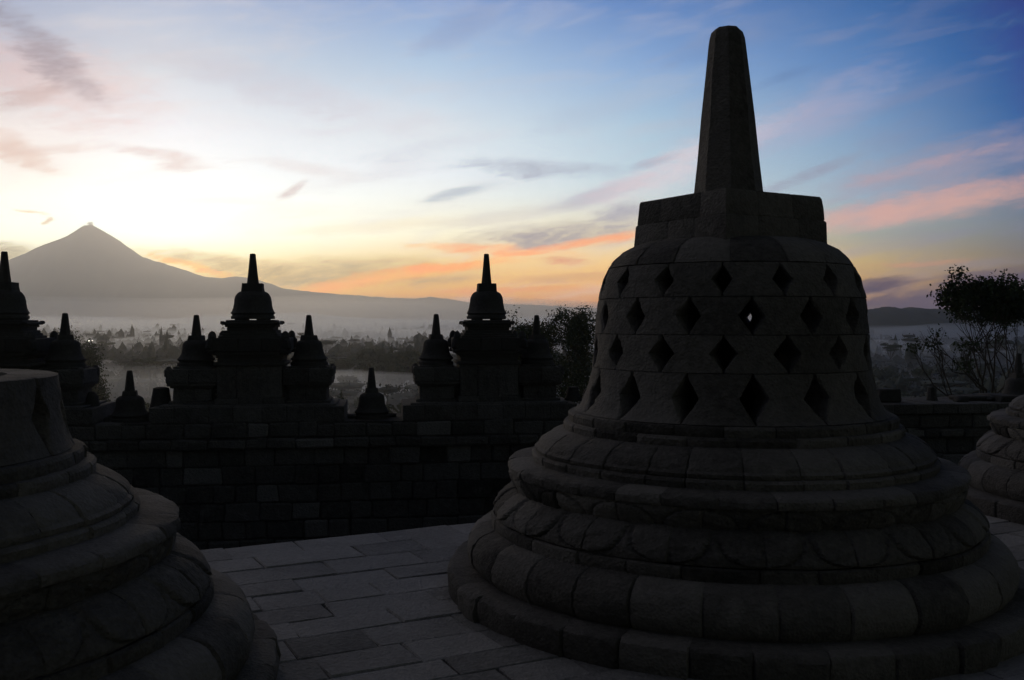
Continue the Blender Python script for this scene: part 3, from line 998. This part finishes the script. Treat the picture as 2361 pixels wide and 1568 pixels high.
def hero_tree(name, label, x, y, zb, height, spread_w, crown_z, seed, leaf, nleaf, clump, trunk_r, depth=5, fill=None, mat=None, flat_=.7, group=None):
    t = thing(name, label, 'tree', (x, y, zb))
    rr = random.Random(seed)
    mb, tips = MB(), []
    th = height * .38
    tube(mb, (0, 0, 0), (0, 0, th), trunk_r, trunk_r * .75, 9)
    for k in range(5):
        a = k * 2 * math.pi / 5 + rr.uniform(-.4, .4)
        branching(mb, (0, 0, th * (.8 + .05 * k)), (math.cos(a) * spread_w, math.sin(a) * spread_w, .8), height * .2, trunk_r * .5, depth - 1, tips, .5, rr, .15)
    T = np.array([tuple(p) for p in tips])
    # fit the limbs' reach to the wanted crown
    sx = (crown_z[2] / max(1e-3, np.percentile(np.abs(T[:, 0]), 97)))
    sz = (height - crown_z[0]) / (T[:, 2].max() - th * .6)
    V = np.array(mb.v)
    def fit(P):
        P = P.copy()
        up_ = P[:, 2] > th * .6
        P[:, 2] = np.where(up_, th * .6 + (P[:, 2] - th * .6) * sz * (height - th * .6) / max(1e-3, (height - crown_z[0])), P[:, 2])
        P[:, 0] *= np.where(np.hypot(P[:, 0], P[:, 1]) > trunk_r * 1.2, sx, 1)
        P[:, 1] *= np.where(np.hypot(P[:, 0], P[:, 1]) > trunk_r * 1.2, sx, 1)
        return P
    T = fit(T)
    k = (height - th * .6) / (T[:, 2].max() - th * .6)
    T[:, 2] = th * .6 + (T[:, 2] - th * .6) * k
    V = fit(V)
    V[:, 2] = np.where(V[:, 2] > th * .6, th * .6 + (V[:, 2] - th * .6) * k, V[:, 2])
    mb.v = [tuple(p) for p in V]
    mb.build('trunk', M_BARK, t, smooth=60, fix=False)
    w = np.ones(len(T))
    if fill:
        w = fill(T)
    keep = rng.uniform(size=len(T)) < w
    T = T[keep]
    idx = rng.integers(0, len(T), nleaf)
    C = T[idx] + rng.normal(size=(nleaf, 3)) * clump * np.array([1, 1, flat_])
    link('crown', quads_mesh('crown', C, None, leaf, mat or M_LEAF), t)
    return t
def px_at(x2361, y2361, Y):
    return (x2361 / 2.3057 - 512) / FPX * Y, 1.6 + (HORIZON - y2361 / 2.3057) / FPX * Y

# dense dark tree behind the right-hand shrine
X, Z = px_at(1283, 714, 95)
zb = float(ground_z(X, 95.0))
hero_tree('broadleaf_tree', 'big dark broad-crowned tree behind the shrine left of the big bell', X, 95, zb, Z - zb, .9, (Z - zb - 9, 0, 5.3), 8, .22, 34000, .42, .42, depth=6,
          fill=lambda T: np.where(T[:, 2] > T[:, 2].max() - 3.4, 1.0, .30))
X, Z = px_at(1205, 722, 100)
zb = float(ground_z(X, 100.0))
hero_tree('broadleaf_tree', 'smaller ragged dark tree crown beside the roof of the right-hand shrine', X, 100, zb, Z - zb, .7, (Z - zb - 8, 0, 2.4), 15, .22, 9000, .40, .3, depth=5,
          fill=lambda T: np.where(T[:, 2] > T[:, 2].max() - 4, 1.0, .5))
# sparse tree at the right edge
X, Z = px_at(2335, 628, 52)
zb = float(ground_z(X, 52.0))
hero_tree('sparse_tree', 'sparse twiggy dark tree rising above the hill at the right edge', X, 52, zb, Z - zb, .9, (Z - zb - 9, 0, 4.9), 24, .17, 24000, .25, .3, depth=6,
          fill=lambda T: np.where(np.array([nz(p[0] * .75, p[1] * .75, p[2] * .95) for p in T]) > -.12, 1, .12) * np.clip((T[:, 2] - T[:, 2].max() + 2.8) / .8, .02, 1))
# rounded tree behind the leftmost shrine
X, Z = px_at(166, 762, 210)
zb = float(ground_z(X, 210.0))
hero_tree('broadleaf_tree', 'dark tall tree behind the right pier of the leftmost shrine', X, 210, zb, Z - zb, .9, (8, 0, 5.0), 31, .5, 20000, 1.1, .6, depth=5)

# small faceted sphere for the hearts of distant crowns
def _ico():
    import bmesh
    bm = bmesh.new()
    bmesh.ops.create_icosphere(bm, subdivisions=1, radius=1)
    v = np.array([tuple(q.co) for q in bm.verts])
    f = np.array([[q.index for q in p.verts] for p in bm.faces])
    bm.free()
    return v, f
ICO_V, ICO_F = _ico()
def add_cores(me_name, C, size, cores, mat):
    """leaf quads round faceted, ragged hearts; cores: rows of x y z rx rz"""
    n = len(C)
    a = rng.normal(size=(n, 3)); a /= np.linalg.norm(a, axis=1)[:, None]
    b = rng.normal(size=(n, 3)); b -= a * (a * b).sum(1)[:, None]; b /= np.linalg.norm(b, axis=1)[:, None]
    s = (size * rng.uniform(.6, 1.4, n))[:, None]
    V = np.stack([C - a * s * .5, C + b * s * .32, C + a * s * .5, C - b * s * .32], 1).reshape(-1, 3)
    F = np.arange(4 * n).reshape(n, 4).tolist()
    k = np.asarray(cores)
    iv = ICO_V[None] * rng.uniform(.75, 1.2, (len(k), len(ICO_V), 1))
    W_ = iv * k[:, None, [3, 3, 4]] + k[:, None, :3]
    F2 = (ICO_F[None] + (4 * n + np.arange(len(k)) * len(ICO_V))[:, None, None]).reshape(-1, 3).tolist()
    me = bpy.data.meshes.new(me_name)
    me.from_pydata(np.concatenate([V, W_.reshape(-1, 3)]).tolist(), [], F + F2)
    me.materials.append(mat)
    return me
# tree kinds for the valley
def crown_pts(n, lobes):
    out = []
    w = np.array([l[3] ** 2 * l[4] for l in lobes]); w /= w.sum()
    cnt = rng.multinomial(n, w)
    for (x, y, z, r, h), c in zip(lobes, cnt):
        p = rng.normal(size=(c, 3)); p /= np.linalg.norm(p, axis=1)[:, None]
        p *= rng.uniform(.35, 1, (c, 1)) ** .5
        out.append(p * np.array([r, r, h]) + np.array([x, y, z]))
    return np.concatenate(out)
def kind_round(h=18, n=2600, seed=1):
    r_ = random.Random(seed)
    L = [(r_.uniform(-3.5, 3.5), r_.uniform(-3.5, 3.5), h * r_.uniform(.45, .88), r_.uniform(1.6, 3), r_.uniform(1.3, 2.4)) for _ in range(22)]
    C = crown_pts(n, L)
    m = MB()
    tube(m, (0, 0, -2), (0, 0, h * .7), .4, .2, 6)
    for l in L[:8]:
        tube(m, (0, 0, h * .4), l[:3], .18, .05, 5)
    return C, .8, m, [(x, y, z, r * .72, h_ * .72) for x, y, z, r, h_ in L]
def kind_tall(h=22, n=1500, seed=2):
    r_ = random.Random(seed)
    L = [(r_.uniform(-1, 1) * (1.1 - k / 14) * 2, r_.uniform(-1, 1) * 1.5, h * (.25 + .75 * k / 14), 2.4 * (1.12 - k / 14), 1.5) for k in range(14)]
    C = crown_pts(n, L)
    m = MB()
    tube(m, (0, 0, -2), (0, 0, h * .9), .35, .1, 6)
    return C, .7, m, [(x, y, z, r * .6, h_ * .8) for x, y, z, r, h_ in L]
def kind_flat(h=24, n=1500, seed=3):
    r_ = random.Random(seed)
    L = [(r_.uniform(-6, 6), r_.uniform(-6, 6), h * r_.uniform(.82, .98), r_.uniform(2, 3.2), .7) for _ in range(13)]
    C = crown_pts(n, L)
    m = MB()
    tube(m, (0, 0, -2), (0, 0, h * .6), .4, .25, 6)
    for l in L:
        tube(m, (0, 0, h * .58), l[:3], .16, .05, 5)
    return C, .7, m, [(x, y, z, r * .7, h_ * .6) for x, y, z, r, h_ in L]
def kind_palm(h=16, seed=4):
    r_ = random.Random(seed)
    m = MB()
    p = (0, 0, -2)
    for k in range(6):
        q = (.12 * (k + 1) ** 1.3, 0, -2 + (h + 2) * (k + 1) / 6)
        tube(m, p, q, .2, .17, 6)
        p = q
    C = []
    for f in range(20):
        a = r_.uniform(0, 2 * math.pi)
        e = r_.uniform(-.3, 1.1)
        L = r_.uniform(3.6, 4.8)
        for s in np.linspace(.06, 1, 26):
            d = L * s
            zz = d * math.sin(e) - .16 * d * d
            C.append((p[0] + d * math.cos(a) * math.cos(e), d * math.sin(a) * math.cos(e), p[2] + zz))
    return np.array(C), .75, m, [(p[0], 0, p[2], .5, .5)]
KIND = {}
for nm, (C, s, m, cores) in {'broadleaf_tree': kind_round(), 'conical_tree': kind_tall(), 'flat_topped_tree': kind_flat(), 'coconut_palm': kind_palm()}.items():
    me = add_cores(nm + '_crown', C, s, cores, M_MIDLEAF)
    tr = bpy.data.meshes.new(nm + '_trunk')
    tr.from_pydata(m.v, [], m.f)
    tr.materials.append(M_BARK)
    KIND[nm] = (me, tr)
WINDOWS = [(88, 176, 'between leftmost and middle shrines'), (334, 412, 'between middle and right-hand shrines'), (872, 1024, 'right of the big bell')]
LOOK = {'broadleaf_tree': 'hazy round-crowned tree in valley mist', 'conical_tree': 'hazy tall narrow tree in valley mist', 'flat_topped_tree': 'hazy flat-topped tree in valley mist', 'coconut_palm': 'coconut palm with drooping fronds in valley mist'}
def valley_tree(kind, px, Y, win, s=1.0):
    x = (px - 512) / FPX * Y
    t = thing(kind, f'{LOOK[kind]}, {win}', 'palm' if 'palm' in kind else 'tree', (x, Y, float(ground_z(np.float64(x), np.float64(Y)))), rnd.uniform(0, 6.28), f'{kind.replace("_", " ")}s {win}')
    link('crown', KIND[kind][0], t)
    link('trunk', KIND[kind][1], t)
    t.scale = (s * rnd.uniform(.85, 1.2), s * rnd.uniform(.85, 1.2), s * rnd.uniform(.85, 1.15))
    return t
for (a, b, win) in WINDOWS:
    for k in range(44):
        Y = 250 * (1000 / 250) ** rnd.random()
        px = rnd.uniform(a, b)
        if 430 < Y < 650 and 335 < px < 395:
            continue
        kd = rnd.choices(list(KIND), (.5, .2, .1, .2))[0]
        valley_tree(kd, px, Y, win, rnd.uniform(.7, 1.05))
for px, Y in ((893, 170), (884, 150), (912, 200), (955, 190)):
    valley_tree('coconut_palm', px, Y, WINDOWS[2][2], .9)

for px, Y, sc_ in ((366, 545, 1.25), (374, 520, 1.45), (383, 500, 1.4), (392, 515, 1.35), (402, 480, 1.5), (410, 500, 1.4), (340, 560, 1.3), (349, 430, 1.0), (357, 600, 1.3)):
    valley_tree('broadleaf_tree' if px != 392 else 'conical_tree', px, Y, WINDOWS[1][2], sc_)
# far woodland: one mass of crowns
def forest(name, n, y0, y1, per, leaf, thresh):
    Cs, Ss, K = [], [], []
    Y = y0 * (y1 / y0) ** rng.uniform(size=n)
    X = rng.uniform(-.62, .62, n) * Y
    dens = np.array([noise.fractal(Vector((x / 300, y / 330, 4.2)), 1.0, 2.0, 2) for x, y in zip(X, Y)])
    ok = (dens > thresh) & ~((Y > 520) & (Y < 610) & (X > -100) & (X < -48))
    X, Y = X[ok], Y[ok]
    for x, y in zip(X, Y):
        h = rng.uniform(9, 19) * (1.5 if rng.uniform() < .07 else 1)
        w = rng.uniform(3.5, 8)
        g = float(ground_z(x, y))
        p = rng.normal(size=(per, 3))
        p /= np.linalg.norm(p, axis=1)[:, None]
        p *= rng.uniform(.75, 1.12, (per, 1))
        shape = rng.uniform()
        if shape < .12:                       # flat umbrella crown
            w *= 1.5
            c = p * np.array([w, w, h * .10]) + np.array([x, y, g + h * .95])
            K.append((x, y, g + h * .95, w * .85, h * .08))
            K.append((x, y, g + h * .45, .5, h * .45))
        elif shape < .30:                     # narrow crown
            w *= .6
            c = p * np.array([w, w, h * .55]) + np.array([x, y, g + h * .6])
            K.append((x, y, g + h * .6, w * .8, h * .55))
        else:
            c = p * np.array([w, w, h * .40]) + np.array([x, y, g + h * .6])
            for q in range(3):
                K.append((x + rng.uniform(-.5, .5) * w, y + rng.uniform(-.5, .5) * w, g + h * rng.uniform(.45, .75), w * .62, h * .26))
        Cs.append(c)
        Ss.append(np.full(per, leaf))
    o = bpy.data.objects.new(name, add_cores(name, np.concatenate(Cs), np.concatenate(Ss), K, M_FOREST))
    COL.objects.link(o)
    return tag(o, kind='stuff')
forest('near_woods', 1500, 330, 660, 90, 1.1, -.30)
forest('far_woods', 9000, 620, 2300, 20, 1.5, -.28)
forest('distant_woods', 7000, 2200, 5200, 8, 2.6, -.2)

# two lamps far off in the valley
for px, lab in ((88.7, 'left one of two tiny white lamps glowing in the valley'), (92.2, 'right one of two tiny white lamps glowing in the valley')):
    Y = 1000.0
    t = thing('street_lamp', lab, 'lamp', ((px - 512) / FPX * Y, Y, -40), 0, 'lamps in the valley')
    m = MB()
    tube(m, (0, 0, 0), (0, 0, 22), .15, .1, 6)
    m.build('post', M_BARK, t)
    m = MB()
    revolve(m, [(.01, 21.6), (.5, 21.8), (.6, 22.2), (.4, 22.6), (.01, 22.7)], 10, .5, 0)
    e = bpy.data.materials.new("lamp_glow")
    e.use_nodes = True
    e.node_tree.nodes['Principled BSDF'].inputs['Emission Color'].default_value = (1, .95, .8, 1)
    e.node_tree.nodes['Principled BSDF'].inputs['Emission Strength'].default_value = 6
    m.build('lamp_head', e, t)

# ---------------------------------------------------------------- haze and valley mist
def vol_mat(name, density, col, g):
    m = bpy.data.materials.new(name)
    m.use_nodes = True
    t = m.node_tree
    t.nodes.clear()
    v = node(t, 'ShaderNodeVolumePrincipled')
    v.inputs['Color'].default_value = (*col, 1)
    v.inputs['Density'].default_value = density
    v.inputs['Anisotropy'].default_value = g
    t.links.new(v.outputs[0], node(t, 'ShaderNodeOutputMaterial').inputs['Volume'])
    return m
smoke.data.materials[0] = vol_mat('ash_smoke', .08, (.42, .36, .30), .3)
m = MB()
m.box(-6200, 6200, -1000, 7450, -52, 690)
tag(m.build('haze', vol_mat('haze_air', HAZE, (.91, .94, .98), .75), smooth=0, fix=False), kind='stuff')
def blanket(name, xs, ys, top, bottom, mat):
    X, Y = np.meshgrid(xs, ys, indexing='ij')
    Z = top(X, Y)
    n, k = X.shape
    edge = np.zeros_like(Z, bool)
    edge[0] = edge[-1] = True
    edge[:, 0] = edge[:, -1] = True
    Z = np.where(edge, bottom, Z)
    V = np.concatenate([np.stack([X, Y, Z], -1).reshape(-1, 3), np.stack([X, Y, np.full_like(Z, bottom)], -1).reshape(-1, 3)])
    F = []
    for i in range(n - 1):
        for j in range(k - 1):
            a = i * k + j
            F.append((a, a + k, a + k + 1, a + 1))
            b = a + n * k
            F.append((b, b + 1, b + k + 1, b + k))
    me = bpy.data.meshes.new(name)
    me.from_pydata(V.tolist(), [], F)
    import bmesh
    bm = bmesh.new(); bm.from_mesh(me)
    bmesh.ops.remove_doubles(bm, verts=bm.verts, dist=.001)
    bmesh.ops.recalc_face_normals(bm, faces=bm.faces)
    bm.to_mesh(me); bm.free()
    me.materials.append(mat)
    o = bpy.data.objects.new(name, me)
    COL.objects.link(o)
    return tag(o, kind='stuff')
def mist_top(X, Y):
    b = np.vectorize(lambda x, y: noise.fractal(Vector((x / 420, y / 260, 9.0)), 1.0, 2.0, 3))(X, Y)
    fade = np.clip((Y - 185) / 170, 0, 1)
    return ground_z(X, Y) - 1 + fade * np.clip(16 + 13 * b, 1, 44) * np.clip(1 + (Y - 700) / 1300, 1, 2.1)
blanket('mist', list(np.linspace(-2600, 2600, 90)), list(np.geomspace(190, 4200, 60)), mist_top, -44.0, vol_mat('valley_mist', MIST, (.86, .92, 1.0), .70))

def foot_top(X, Y):
    b = np.vectorize(lambda x, y: noise.fractal(Vector((x / 1300, y / 900, 5.0)), 1.0, 2.0, 3))(X, Y)
    k = np.clip((Y - 2300) / 2200, 0, 1)
    return -42 + 14 + k * (150 + 14 * b) * np.clip((2600 - X) / 2600, .25, 1)
blanket('mist', list(np.linspace(-4300, 4300, 60)), list(np.linspace(2300, 6000, 30)), foot_top, -46.0, vol_mat('foothill_mist', FOOT_MIST, (.95, .95, .95), .75))
